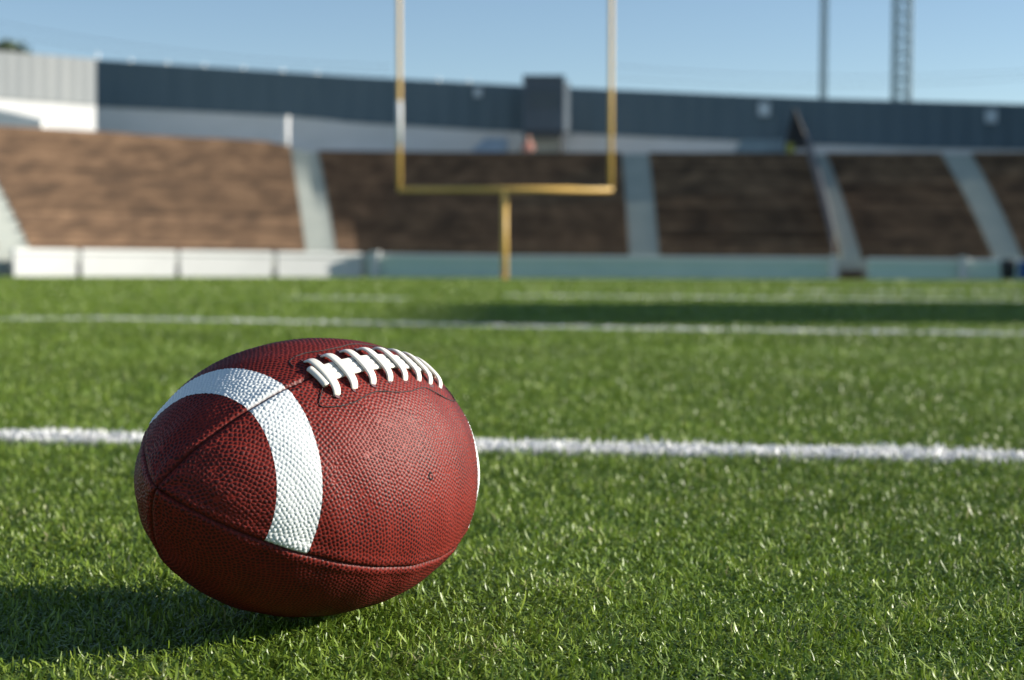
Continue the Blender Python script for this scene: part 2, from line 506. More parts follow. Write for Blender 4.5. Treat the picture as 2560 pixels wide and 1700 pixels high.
for x, lab in ((865, 'white wall post where the white and shade-tinted walls meet'), (1922, 'pale end post of the shade-tinted wall left of the stairway gap'), (2220, 'pale post on the shade-tinted wall at the far right')):
    p = on(x, 640, -0.16); q = on(x, ybot(x) - 1, -0.16)
    t = empty('wall_post', (p.x, p.y, 0), lab, 'post', 'pale posts on the low wall')
    MB().box((p.x, p.y, q.z / 2 - 0.01), (0.27, 0.18, q.z + 0.02), R_(PSI0)).build('shaft', m_whitewall, t)
    MB().box((p.x, p.y, q.z + 0.03), (0.33, 0.24, 0.05), R_(PSI0)).build('cap', m_cap, t)

sb = MB(); xs_ = list(np.linspace(-300, 2890, 60))
sb.slab([Vector((on(x, 600, 0.86).x, on(x, 600, 0.86).y, -0.05)) for x in xs_], [on(x, ybot(x) + 3.0, 0.86) for x in xs_], [nrm(x, 0.86) * 0.3 for x in xs_])
tag(sb.build('stand_base', m_conc), kind='structure')

# wooden step at the foot of the railed stairway
p = on(1964, 640, 0.25)
t = empty('wooden_step', (p.x, p.y, 0), 'low brown wooden step in the wall gap under the railed stairway', 'step')
MB().box((p.x, p.y, 0.14), (0.78, 0.42, 0.28), R_(PSI0)).build('riser_box', mat('brown_plank', (0.13, 0.075, 0.05), 0.8), t)
MB().box((p.x, p.y - 0.02, 0.30), (0.84, 0.48, 0.035), R_(PSI0)).build('tread', mat('brown_tread', (0.16, 0.095, 0.065), 0.8), t)

# upper walls -------------------------------------------------------------
FD = 20.0
FCX = 221.0
def fline(xd, extra=0.0):
    """plan line of the upper wall: straight to the right of the corner, bent towards the camera on the left of it"""
    k = kx(xd); kc = kx(FCX)
    if xd >= FCX - 0.01:
        s = math.tan(R_(PSI0)); D = (80.6) / (1 - s * k)
        if xd > 2500: D -= (xd - 2500) * 0.030
    else:
        s = math.tan(R_(PSI0)); Dc = 80.6 / (1 - s * kc); Xc = kc * Dc
        Dc -= 8.0; Xc = kc * Dc; s2 = math.tan(R_(36.0)); D = (Dc - s2 * Xc) / (1 - s2 * k)
    return D - extra
FTX = [FCX, 388, 793, 1200, 1310, 1568, 1890, 2361, 2500, 2530, 2790]; FTY = [137, 148, 175, 197, 202, 213, 227, 240, 243, -20, -62]  # unseen right end is raised tall to throw shade on the benches
FBX = [FCX, 420, 716, 793, 1157, 1310, 1568, 1864, 2118, 2361, 2900, 3600]; FBY = [245.5, 255, 271, 281, 303, 307, 319, 332, 341, 345, 352, 360]
LTX = [-400, 0, FCX]; LTY = [98, 117.5, 136]; LBX = [-400, 0, FCX]; LBY = [208, 226, 242]

def upper(xs, lowy, highy, extra, th):
    A, B, O = [], [], []
    for x in xs:
        D = fline(x, extra); A.append(at(x, lowy(x), D)); B.append(at(x, highy(x), D)); 
    for i in range(len(xs)):
        a, b = A[max(i - 1, 0)], A[min(i + 1, len(xs) - 1)]; tt = Vector((b.x - a.x, b.y - a.y, 0)).normalized()
        O.append(Vector((-tt.y, tt.x, 0)) * th)
    return A, B, O
def cladding(xs, lowy, highy, m, label, nm='cladding_wall', ribd=0.05):
    """ribbed sheet: shallow vertical ribs all along"""
    A, B, O = upper(xs, lowy, highy, 0.06, 0.12)
    c = A[len(A) // 2]
    t = empty(nm, (c.x, c.y, 0), label, 'wall', 'upper boundary walls')
    sh = MB()
    NP = 220 if len(xs) > 10 else 60
    ta = np.linspace(0, len(xs) - 1, NP)
    AA, BB, OO = [], [], []
    for i, u in enumerate(ta):
        j = min(int(u), len(xs) - 2); f = u - j
        rib = 0.0 if i % 4 in (0, 1) else ribd
        o = O[j].lerp(O[j + 1], f); on_ = o.normalized()
        AA.append(A[j].lerp(A[j + 1], f) + on_ * rib); BB.append(B[j].lerp(B[j + 1], f) + on_ * rib); OO.append(o)
    sh.slab(AA, BB, OO).build('sheeting', m, t)
    return t, A, B, O
xsr = list(np.linspace(FCX, 2490, 36)) + [2530, 2600, 2680, 2740, 2790]; xsl = [-400, -250, -100, 0, 70, 150, FCX - 0.02]
tR, AR, BR, OR = cladding(xsr, lambda x: pw(x, FBX, FBY), lambda x: pw(x, FTX, FTY), m_fence, 'long dark slate blue cladding wall running behind the goal above the stand')
tL, AL, BL, OL = cladding(xsl, lambda x: pw(x, LBX, LBY), lambda x: pw(x, LTX, LTY), m_fencepale, 'pale grey sunlit cladding wall at the upper left, left of the dark one', ribd=0.012)
# small pale caps of the posts that carry the sheeting
for x in (224, 300, 385, 470, 560, 650, 730, 1010, 1080):
    D = fline(x, 0.0); p = at(x, pw(x, FTX, FTY), D)
    pm = MB().tube([p + Vector((0, 0.1, -0.5)), p + Vector((0, 0.1, 0.16 if x != 224 else 0.34))], 0.05, 8)
    pm.build('fence_post', m_steel, tR)

def concourse(xs, lowy, highy, m, label):
    A, B, O = upper(xs, lowy, highy, -0.02, 0.35)
    c = A[len(A) // 2]
    t = empty('concourse_wall', (c.x, c.y, 0), label, 'wall', 'concourse walls below the cladding')
    MB().slab(A, B, O).build('wall', m, t)
    return t
concourse(xsr, lambda x: ytop(x) + 14, lambda x: pw(x, FBX, FBY) + 0.2, m_shadewall, 'pale grey shaded wall strip between the benches and the dark cladding')
concourse(xsl, lambda x: ytop(x) + 14, lambda x: pw(x, LBX, LBY) + 0.2, m_whitewall, 'bright white sunlit wall strip under the pale cladding at the left')
# walkway behind the top row
wk = MB(); xs_ = list(np.linspace(-300, 2880, 50))
wk.strip([on(x, ytop(x) + 0.8, STAND) for x in xs_], [Vector((at(x, 300, fline(x, -0.1)).x, at(x, 300, fline(x, -0.1)).y, on(x, ytop(x) + 0.8, STAND).z)) for x in xs_])
tag(wk.build('walkway', m_conc), kind='structure')

# grey ramp parapet at the far left, in front of the white wall
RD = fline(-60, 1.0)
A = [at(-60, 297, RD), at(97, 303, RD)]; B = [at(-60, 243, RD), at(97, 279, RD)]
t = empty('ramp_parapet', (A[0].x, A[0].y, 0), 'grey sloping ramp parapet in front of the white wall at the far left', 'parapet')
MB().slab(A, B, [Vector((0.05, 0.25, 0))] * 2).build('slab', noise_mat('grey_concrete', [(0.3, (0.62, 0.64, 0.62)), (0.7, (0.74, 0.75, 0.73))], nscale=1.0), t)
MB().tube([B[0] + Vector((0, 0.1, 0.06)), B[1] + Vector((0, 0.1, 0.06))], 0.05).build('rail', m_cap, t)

# white pole on the concourse
D = fline(660, 4.0); p, q = at(660, 352, D), at(660, 271, D)
t = empty('white_pole', (p.x, p.y, p.z), 'slim white pole in front of the grey wall above the left stairway', 'pole')
MB().tube([p, q], 0.15, 14).build('shaft', m_whitewall, t, True)
MB().tube([q, q + Vector((0, 0, 0.06))], 0.18, 14).build('cap', m_cap, t)
MB().tube([p - Vector((0, 0, 0.05)), p + Vector((0, 0, 0.08))], 0.22, 14).build('base', m_cap, t)

# dark boxy cabin standing above the wall
D = fline(1254, 3.0); p, q = at(1208, 308, D), at(1300, 178, D)
w = q.x - p.x; hgt = q.z - p.z; cx = (p.x + q.x) / 2
t = empty('press_cabin', (cx, D, p.z), 'dark boxy cabin sticking up above the slate wall behind the goal', 'cabin')
m_cab = noise_mat('dark_cabin_cladding', [(0.3, (0.095, 0.115, 0.14)), (0.7, (0.12, 0.145, 0.175))], scale=(1, 1, 0.3), nscale=1.5)
MB().box((cx, D + 1.2, p.z + hgt / 2), (w, 2.4, hgt)).build('body', m_cab, t)
MB().box((cx, D + 1.2, p.z + hgt + 0.05), (w + 0.10, 2.5, 0.10)).build('roof', m_cab, t)
MB().box((cx + 0.05, D - 0.02, p.z + hgt * 0.62), (w * 0.72, 0.04, hgt * 0.30)).build('window', mat('dark_glass', (0.06, 0.08, 0.10), 0.3, 0.5), t)
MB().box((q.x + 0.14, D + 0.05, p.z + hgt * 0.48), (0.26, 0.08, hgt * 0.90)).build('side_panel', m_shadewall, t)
MB().box((cx, D - 0.03, p.z + 0.06), (w + 0.1, 0.06, 0.12)).build('sill', m_dark, t)
for sx in (-1, 1):
    MB().tube([(cx + sx * (w / 2 - 0.12), D + 0.2, on(1254, 362, STAND).z - 0.05), (cx + sx * (w / 2 - 0.12), D + 0.2, p.z)], 0.07).build('leg', m_dark, t)

# painted panels on the concourse wall either side of the cabin
def panel(x0, x1, y0, y1, col, label, extra=0.10, skew=0):
    P = [at(x0, y1, fline(x0, extra)), at(x1, y1, fline(x1, extra))]; Q = [at(x0 + skew, y0, fline(x0 + skew, extra)), at(x1, y0, fline(x1, extra))]
    m = noise_mat('painted_board', [(0.35, tuple(c * 0.8 for c in col)), (0.7, col)], nscale=1.2)
    t = empty('painted_board', (P[0].x, P[0].y, P[0].z), label, 'board', 'boards on the concourse wall')
    MB().slab(P, Q, [Vector((0, 0.05, 0))] * 2).build('face', m, t)
panel(1080, 1170, 318, 354, (0.42, 0.52, 0.64), 'blue painted board on the grey wall left of the dark cabin', skew=40)
panel(1190, 1300, 312, 354, (0.60, 0.56, 0.48), 'tan painted board on the wall directly under the dark cabin', skew=25)
panel(1690, 1830, 322, 356, (0.28, 0.36, 0.40), 'blue-grey painted board low on the wall left of the dark triangular frame', skew=20)

# a person sitting at the top of the stand below the cabin (a soft pink spot in the photograph)
def person(xd, yd_head, yd_seat, extra, shirt, label):
    D = fline(xd, extra); hd, st = at(xd, yd_head, D), at(xd, yd_seat, D)
    H = 0.84; s0 = st.z
    t = empty('person', (st.x, D, s0), label, 'person')
    m_skin = mat('skin', (0.52, 0.28, 0.20), 0.55); m_sh = mat('shirt', shirt, 0.8); m_h = mat('hair', (0.05, 0.03, 0.02), 0.6); m_tr = mat('trousers', (0.05, 0.06, 0.10), 0.8)
    x = st.x
    b = MB()
    b.tube([(x, D, s0 + 0.0), (x, D, s0 + 0.18), (x, D, s0 + 0.36), (x, D, s0 + 0.50), (x, D, s0 + 0.56), (x, D, s0 + 0.62), (x, D - 0.01, s0 + 0.68), (x, D - 0.01, s0 + 0.76), (x, D, s0 + 0.83), (x, D, s0 + 0.86)],
           [0.15, 0.14, 0.16, 0.17, 0.10, 0.06, 0.085, 0.10, 0.075, 0.02], 14)
    for sx in (-1, 1):
        b.tube([(x + sx * 0.15, D, s0 + 0.50), (x + sx * 0.24, D - 0.06, s0 + 0.28), (x + sx * 0.16, D - 0.30, s0 + 0.16), (x + sx * 0.12, D - 0.40, s0 + 0.14)], [0.055, 0.048, 0.036, 0.03], 10)
        b.tube([(x + sx * 0.09, D, s0 + 0.08), (x + sx * 0.11, D - 0.42, s0 + 0.06), (x + sx * 0.11, D - 0.45, s0 - 0.34), (x + sx * 0.11, D - 0.60, s0 - 0.38)], [0.085, 0.065, 0.045, 0.035], 10)
    b.build('body', m_skin, t, True)
    c = MB().tube([(x, D, s0 - 0.01), (x, D, s0 + 0.18), (x, D, s0 + 0.36), (x, D, s0 + 0.50), (x, D, s0 + 0.57)], [0.165, 0.155, 0.175, 0.185, 0.10], 14)
    for sx in (-1, 1):
        c.tube([(x + sx * 0.15, D, s0 + 0.50), (x + sx * 0.24, D - 0.06, s0 + 0.28)], [0.07, 0.06], 10)
    c.build('shirt', m_sh, t, True)
    MB().tube([(x, D + 0.02, s0 + 0.76), (x, D + 0.02, s0 + 0.84), (x, D + 0.01, s0 + 0.885)], [0.105, 0.09, 0.02], 12).build('hair', m_h, t, True)
    tr2 = MB()
    for sx in (-1, 1):
        tr2.tube([(x + sx * 0.09, D + 0.02, s0 + 0.07), (x + sx * 0.11, D - 0.43, s0 + 0.06), (x + sx * 0.11, D - 0.455, s0 - 0.30)], [0.095, 0.078, 0.06], 10)
    tr2.build('trousers', m_tr, t, True)
person(1218, 325, 356, 4.6, (0.55, 0.25, 0.20), 'person in a pinkish top sitting under the dark cabin')

# pale square plates on the dark wall
for x, y, s_, lab in ((1102, 213, 0.42, 'small faint square plate on the dark wall left of the cabin'), (1762, 252, 0.62, 'pale square plate on the dark wall left of the thin mast'),
                      (2285, 268, 0.62, 'pale square plate on the dark wall at the far right')):
    D = fline(x, 0.14); p = at(x, y, D)
    t = empty('wall_plate', (p.x, p.y, p.z), lab, 'wall plate', 'square plates on the dark wall')
    MB().box((p.x, p.y - 0.03, p.z), (s_ * 0.9, 0.05, s_), R_(PSI0)).build('face', mat('pale_plate', (0.62, 0.68, 0.72), 0.4), t)
    MB().box((p.x, p.y, p.z), (s_ * 1.0, 0.03, s_ * 1.1), R_(PSI0)).build('backing', m_fence, t)

# mesh railing on the left of the narrow stairway, and the dark triangular frame above it
base = rowpt(1924, 1862, 0); 
t = empty('stair_railing', (base.x, base.y, base.z), 'dark mesh railing climbing beside the narrow right stairway', 'railing')
post, mesh_, rail = MB(), MB(), MB()
P = [rowpt(1922, 1858, f, 0.05) for f in np.linspace(0, 1, 15)]
m_rail = mat('dark_railing', (0.22, 0.20, 0.20), 0.6)
for p in P:
    MB().tube([p, p + Vector((0, 0, 1.05))], 0.035, 8).build('post', m_rail, t)
for hz in (0.12, 0.58, 1.05):
    rail.tube([p + Vector((0, 0, hz)) for p in P], 0.03, 8)
rail.build('rails', m_rail, t)
for i in range(len(P) - 1):
    for u in np.linspace(0.06, 0.94, 9):
        p = P[i].lerp(P[i + 1], u); mesh_.tube([p + Vector((0, 0, 0.12)), p + Vector((0, 0, 1.05))], 0.026, 5)
mesh_.build('bars', m_rail, t)
D = fline(1838, 1.2); a, b, c = at(1812, 346, D), at(1868, 346, D), at(1831, 252, D)
t = empty('triangular_frame', (a.x, D, a.z), 'tall dark triangular frame against the wall at the head of the railing', 'frame')
m_br = mat('dark_brown_steel', (0.03, 0.03, 0.033), 0.6)
MB().tube([a, c], [0.11, 0.06]).build('leg', m_br, t); MB().tube([b, c], [0.11, 0.06]).build('leg', m_br, t)
sl = MB()
for u in np.linspace(0.06, 0.9, 16):
    sl.tube([a.lerp(c, u), b.lerp(c, u)], 0.055, 6)
sl.build('slats', m_br, t)
D = fline(1822, 2.2); p = at(1822, 341, D)
t = empty('warning_sign', (p.x, D, p.z - 0.8), 'small yellow-green sign at the foot of the dark triangular frame', 'sign')
MB().box((p.x, D, p.z), (0.34, 0.03, 0.42)).build('face', mat('yellow_green_paint', (0.30, 0.30, 0.05), 0.5), t)
MB().tube([(p.x, D + 0.04, on(1822, 362, STAND).z), (p.x, D + 0.04, p.z + 0.2)], 0.03, 8).build('post', m_dark, t)

# bin and blue cooler at the right edge, by the wall
p = on(2324, 640, -1.1)
t = empty('rubbish_bin', (p.x, p.y, 0), 'dark round rubbish bin by the shade-tinted wall at the right edge', 'bin')
MB().tube([(p.x, p.y, 0), (p.x, p.y, 0.05), (p.x, p.y, 0.45), (p.x, p.y, 0.62)], [0.22, 0.235, 0.26, 0.27], 20).build('barrel', mat('black_plastic', (0.02, 0.022, 0.025), 0.5), t, True)
MB().tube([(p.x, p.y, 0.62), (p.x, p.y, 0.65), (p.x, p.y, 0.70)], [0.285, 0.285, 0.15], 20).build('lid', mat('black_lid', (0.025, 0.028, 0.032), 0.4), t)
p = on(2366, 640, -1.3)
t = empty('blue_barrel', (p.x, p.y, 0), 'blue plastic barrel cut by the right edge beside the dark bin', 'barrel')
MB().tube([(p.x, p.y, z) for z in (0, 0.04, 0.12, 0.2, 0.3, 0.4, 0.5, 0.56, 0.6)], [0.24, 0.265, 0.28, 0.272, 0.285, 0.272, 0.28, 0.265, 0.24], 22).build('drum', mat('blue_plastic', (0.01, 0.07, 0.25), 0.4), t, True)
MB().tube([(p.x, p.y, 0.6), (p.x, p.y, 0.63)], [0.255, 0.25], 22).build('lid', mat('blue_lid', (0.012, 0.08, 0.27), 0.4), t)

# ------------------------------------------------------------------ goal post
m_gold = noise_mat('yellow_goal_paint', [(0.3, (0.74, 0.46, 0.12)), (0.7, (0.84, 0.54, 0.15))], nscale=0.8, rough=0.45, spec=0.4)
GD = 54.0
gp = at(1163, 645, GD); gz = 0.0
t = empty('goal_post', (gp.x, GD, 0), 'tall yellow gooseneck goal post standing in front of the shade-tinted wall', 'goal post')
pl, pr = at(921, 437, GD), at(1408, 437, GD); zc = pl.z
MB().tube([(gp.x, GD + 0.0, -0.05), (gp.x, GD, zc - 0.02)], [0.105, 0.098], 18).build('stem', m_gold, t, True)
MB().tube([(pl.x - 0.06, GD, zc), (pr.x + 0.06, GD, zc)], 0.082, 16).build('crossbar', m_gold, t, True)
for e in (pl, pr):
    MB().tube([(e.x, GD, zc - 0.07), (e.x, GD, zc + 3.0), (e.x, GD, zc + 6.3), (e.x, GD, zc + 9.2)], 0.072, 14).build('upright', m_gold, t, True)
MB().tube([(pl.x, GD, at(0, 332, GD).z), (pl.x, GD, at(0, 232, GD).z)], 0.085, 14).build('pale_sleeve', m_cap, t, True)  # paler sleeve round part of the left upright
MB().tube([(gp.x, GD, -0.05), (gp.x, GD, 0.03)], 0.2, 18).build('ground_collar', m_gold, t)

# ------------------------------------------------------------------ behind the stadium: masts, wires, trees
def lattice(xb, xt, wd, D, label, nm, legs=4, step=1.0, rr=0.05):
    pb, pt = at(xb, 330, D), at(xt, -120, D)
    pb.z = 0.0
    hw = wd * D2F / FPX * D / 2
    t = empty(nm, (pb.x, D, 0), label, 'mast')
    ax = pt - pb
    cor = [(-hw, -hw), (hw, -hw), (hw, hw), (-hw, hw)] if legs == 4 else [(-hw, -hw * .6), (hw, -hw * .6), (0, hw)]
    L_ = [[pb + ax * u + Vector((c[0], c[1], 0)) for u in (0, 1)] for c in cor]
    for l0, l1 in L_:
        MB().tube([l0, l1], rr * 1.5, 6).build('leg', m_steel2, t)
    br = MB(); n = int(ax.length / step)
    for i in range(n):
        u0, u1 = i / n, (i + 1) / n
        for j in range(len(L_)):
            a, b = L_[j], L_[(j + 1) % len(L_)]
            br.tube([a[0].lerp(a[1], u0), b[0].lerp(b[1], u1)], rr * 0.75, 4, False)
            br.tube([b[0].lerp(b[1], u0), b[0].lerp(b[1], u0).lerp(a[0].lerp(a[1], u0), 1.0)], rr * 0.75, 4, False)
    br.build('bracing', m_steel2, t)
    return t
m_steel2 = mat('weathered_mast_steel', (0.30, 0.38, 0.42), 0.6, 0.4, 0.1)
lattice(1893, 1902, 13, 140, 'thin dark mast rising behind the wall, left of the wide lattice tower', 'radio_mast', 3, 0.45, 0.05)
lattice(2075, 2083, 34, 140, 'wide pale lattice tower rising behind the wall at the right', 'lattice_tower', 4, 1.1, 0.075)
D = 140; p = at(1936, 56, D); q = at(1897, 62, D)
for x0, y0, x1, y1, lab, Dw in ((-80, 36, 900, 152, 'thin wire sloping across the sky at the upper left, the upper one', 150), (-80, 60, 900, 170, 'thin wire sloping across the sky at the upper left, the lower one', 150),
                                (1420, 152, 2450, 158, 'thin wire low in the sky across both masts, the upper one', 160), (1420, 178, 2450, 174, 'thin wire low in the sky across both masts, the lower one', 160)):
    a, b = at(x0, y0, Dw), at(x1, y1, Dw)
    P = [a.lerp(b, u) - Vector((0, 0, 0.9 * 4 * u * (1 - u))) for u in np.linspace(0, 1, 24)]
    o = MB().tube(P, 0.022, 5).build('overhead_wire', m_dark)
    tag(o, lab, 'wire', 'overhead wires')

def tree(name, base, h, r, label, n=16000, leaf=0.22, seed=3):
    rg = np.random.default_rng(seed)
    t = empty(name, base, label, 'tree')
    m_bark = noise_mat('bark', [(0.3, (0.06, 0.045, 0.03)), (0.7, (0.12, 0.09, 0.06))], nscale=6)
    b = Vector(base)
    tk = MB().tube([b + Vector((0, 0, -0.1)), b + Vector((0.05, 0, h * 0.25)), b + Vector((0, 0.1, h * 0.55)), b + Vector((0.1, 0, h * 0.85))], [h * 0.035, h * 0.026, h * 0.017, h * 0.006], 10)
    cl = []
    for i in range(22):
        a = rg.uniform(0, 6.28); rr = r * math.sqrt(rg.uniform(0.05, 1)) * 0.8; zz = h * rg.uniform(0.42, 0.95)
        rr *= math.sqrt(max(0.08, 1 - ((zz / h - 0.62) / 0.42) ** 2))
        c = b + Vector((math.cos(a) * rr, math.sin(a) * rr, zz)); cl.append((c, r * rg.uniform(0.22, 0.42)))
        s = b + Vector((0, 0, zz * 0.6)); tk.tube([s, s.lerp(c, 0.5) + Vector((0, 0, 0.1)), c], [h * 0.012, h * 0.007, h * 0.003], 6)
    tk.build('trunk', m_bark, t)
    idx = rg.integers(0, len(cl), n)
    cen = np.array([c[0][:] for c in cl])[idx]; rad = np.array([c[1] for c in cl])[idx]
    d = rg.normal(size=(n, 3)); d /= np.linalg.norm(d, axis=1)[:, None]
    pos = cen + d * (rad * rg.uniform(0.35, 1.0, n) ** 0.6)[:, None]
    u = rg.normal(size=(n, 3)); u /= np.linalg.norm(u, axis=1)[:, None]
    v = np.cross(u, rg.normal(size=(n, 3))); v /= np.linalg.norm(v, axis=1)[:, None]
    sz = (leaf * rg.uniform(0.6, 1.4, n))[:, None]
    V = np.stack([pos - u * sz - v * sz * 0.1, pos - v * sz * 0.45, pos + u * sz, pos + v * sz * 0.45], 1).reshape(-1, 3) - np.array(base)
    me = np_mesh('crown', V, np.arange(4 * n).reshape(-1, 4), attrs={'rnd': np.repeat(rg.random(n), 4)})
    ml = bpy.data.materials.new('leaf'); ml.use_nodes = True
    nn, ll = ml.node_tree.nodes, ml.node_tree.links
    a_ = nn.new('ShaderNodeAttribute'); a_.attribute_name = 'rnd'; cr = nn.new('ShaderNodeValToRGB')
    cr.color_ramp.elements[0].color = (0.025, 0.05, 0.012, 1); cr.color_ramp.elements[1].color = (0.07, 0.11, 0.03, 1)
    ll.new(a_.outputs['Fac'], cr.inputs['Fac']); ll.new(cr.outputs[0], nn['Principled BSDF'].inputs['Base Color'])
    link('crown', me, ml, t)
    return t
p = at(-25, 630, 112)
tree('leafy_tree', (p.x, p.y, 0), at(0, 68, 112).z, 5.6, 'dark green tree top showing above the pale cladding at the upper left corner')

# unseen board added past the right touchline to cast the turf's dark band
sx, sy = 29.0, 11.75
t = empty('shade_board', (sx, sy, 0), 'big dark board on steel posts, added beyond the right touchline to shade the turf', 'shade_board')
MB().box((sx, sy, 7.6), (0.5, 4.5, 4.2)).build('board', m_cab, t)
MB().box((sx - 0.27, sy, 7.6), (0.05, 4.1, 3.7)).build('front_panel', mat('black_panel', (0.015, 0.015, 0.018), 0.3), t)
for yy in (-1.5, 1.5):
    MB().tube([(sx + 0.1, sy + yy, -0.1), (sx + 0.1, sy + yy, 5.5)], 0.14, 12).build('post', m_steel, t)
MB().box((sx, sy, 9.76), (0.6, 4.7, 0.12)).build('top_cap', m_steel, t)

# ------------------------------------------------------------------ the football
CB = np.array([-0.1161, 0.9722, 0.0897]); YAW, TILT, BL_, RB = 4.1854, 0.0642, 0.2901, 0.0835
PHA, T1, T2, DPH, KQ = 0.598, 0.5736, 0.7273, 1.5566, 0.0183
AL_ = 0.14
dv = np.array([math.cos(TILT) * math.cos(YAW), math.cos(TILT) * math.sin(YAW), math.sin(TILT)])
uv = np.cross([0, 0, 1], dv); uv /= np.linalg.norm(uv); vv = np.cross(dv, uv)
def prof(t):
    el = np.sqrt(np.clip(1 - t * t, 0, 1)); rho = (AL_ ** 2 + RB ** 2) / (2 * RB)
    ar = (np.sqrt(rho ** 2 - (AL_ * t) ** 2) - (rho - RB)) / RB
    return RB * (BL_ * el + (1 - BL_) * ar)
def bsurf(t, ph):
    r = prof(t) * (1 + KQ * np.cos(4 * (ph - PHA)) * (1 - t ** 2))
    return CB + (AL_ * t)[..., None] * dv + (r * np.cos(ph))[..., None] * vv + (r * np.sin(ph))[..., None] * uv
def bnorm(t, ph):
    e = 1e-3
    a = bsurf(np.clip(t + e, -.9999, .9999), ph) - bsurf(np.clip(t - e, -.9999, .9999), ph); b = bsurf(t, ph + e) - bsurf(t, ph - e)
    n = np.cross(b, a); n /= np.maximum(np.linalg.norm(n, axis=-1, keepdims=True), 1e-12)
    c = bsurf(t, ph) - CB; s = np.sign((n * c).sum(-1, keepdims=True)); return n * s
BASE = Vector((CB[0], CB[1], 0.0))
ball = empty('football', BASE, 'brown pebbled leather football with white stripes and laces lying on the turf', 'football')

# parameter grid along the profile with even arc length; rows land exactly on the stripe edges
ts = np.linspace(-1, 1, 20001); rr_ = prof(ts)
sl_ = np.concatenate([[0], np.cumsum(np.hypot(np.diff(ts) * AL_, np.diff(rr_)))])
SL = sl_[-1]
def t_of_s(s): return np.interp(s, sl_, ts)
def s_of_t(t): return np.interp(t, ts, sl_)
NT, NPH = 720, 1000
edges = [0.0005, *(float(s_of_t(x)) for x in (-T2, -T1, T1, T2)), SL - 0.0005]
segs = []
for a, b in zip(edges[:-1], edges[1:]):
    n = max(4, int(round(NT * (b - a) / SL))); segs.append(np.linspace(a, b, n + 1)[(1 if segs else 0):])
srow = np.concatenate(segs); trow = t_of_s(srow)
NR = len(trow)
# seams at PHA + k*90deg; four panels of NPH/4 columns each
qn = NPH // 4
seam0 = np.array([PHA, PHA + DPH, PHA + math.pi, PHA + math.pi + DPH, PHA + 2 * math.pi])
phc = np.concatenate([np.linspace(seam0[i], seam0[i + 1], qn + 1)[:-1] for i in range(4)])
Tg, Pg = np.meshgrid(trow, phc, indexing='ij')
S0 = bsurf(Tg, Pg); N0 = bnorm(Tg, Pg)
rg_ = prof(Tg)
# pebbles: evenly spread seeds (equal-area spiral) with jitter
SPC = 0.0026
dA = 2 * np.pi * rr_; area = np.concatenate([[0], np.cumsum((dA[1:] + dA[:-1]) / 2 * np.diff(sl_))])
NSEED = int(area[-1] / (SPC ** 2 * 0.866))
kk_ = (np.arange(NSEED) + 0.5) / NSEED
t_s = np.interp(kk_ * area[-1], area, ts); ph_s = np.arange(NSEED) * math.pi * (3 - math.sqrt(5))
rj = np.maximum(prof(t_s), 0.004)
t_s = np.clip(t_s + rng.normal(0, 0.13 * SPC / AL_, NSEED), -0.9995, 0.9995); ph_s = ph_s + rng.normal(0, 0.13 * SPC, NSEED) / rj
SD = bsurf(t_s, ph_s)
kd = kdtree.KDTree(NSEED)
for i, p in enumerate(SD.tolist()): kd.insert(p, i)
kd.balance()
fl = S0.reshape(-1, 3).tolist()
b12 = np.empty(len(fl), np.float32)
fn = kd.find_n
for i, p in enumerate(fl):
    r = fn(p, 2); b12[i] = r[1][2] - r[0][2]
b12 = b12.reshape(NR, NPH) / SPC
peb = np.clip((b12 - 0.07) / 0.33, 0, 1); peb = peb * peb * (3 - 2 * peb)
dome = np.clip(b12, 0, 1) ** 0.6
# seam distance
dph = np.min(np.abs((Pg[..., None] - seam0[None, None, :4] + np.pi) % (2 * np.pi) - np.pi), -1)
arc = dph * rg_
sg = srow[:, None]
pucker = 0.5 + 0.5 * np.cos(sg * 2 * np.pi / 0.0036)
groove = np.exp(-(arc / 0.00085) ** 2)
puff = np.exp(-((arc - 0.0035) / 0.0028) ** 2)
disp = 0.00068 * dome * (1 - 0.85 * groove) - 0.0012 * groove * (0.55 + 0.45 * pucker) + 0.0006 * puff * (0.8 + 0.35 * pucker)
# slight unevenness of the skin
lf = 0.0003 * np.sin(sg * 95 + 2.1 * np.sin(Pg * 3)) * np.sin(Pg * 5 + sg * 40) + 0.00018 * np.sin(sg * 210 + Pg * 7)
disp = disp + lf
peb = peb * (1 - 0.8 * groove)
VB = S0 + N0 * disp[..., None] - np.array(BASE)

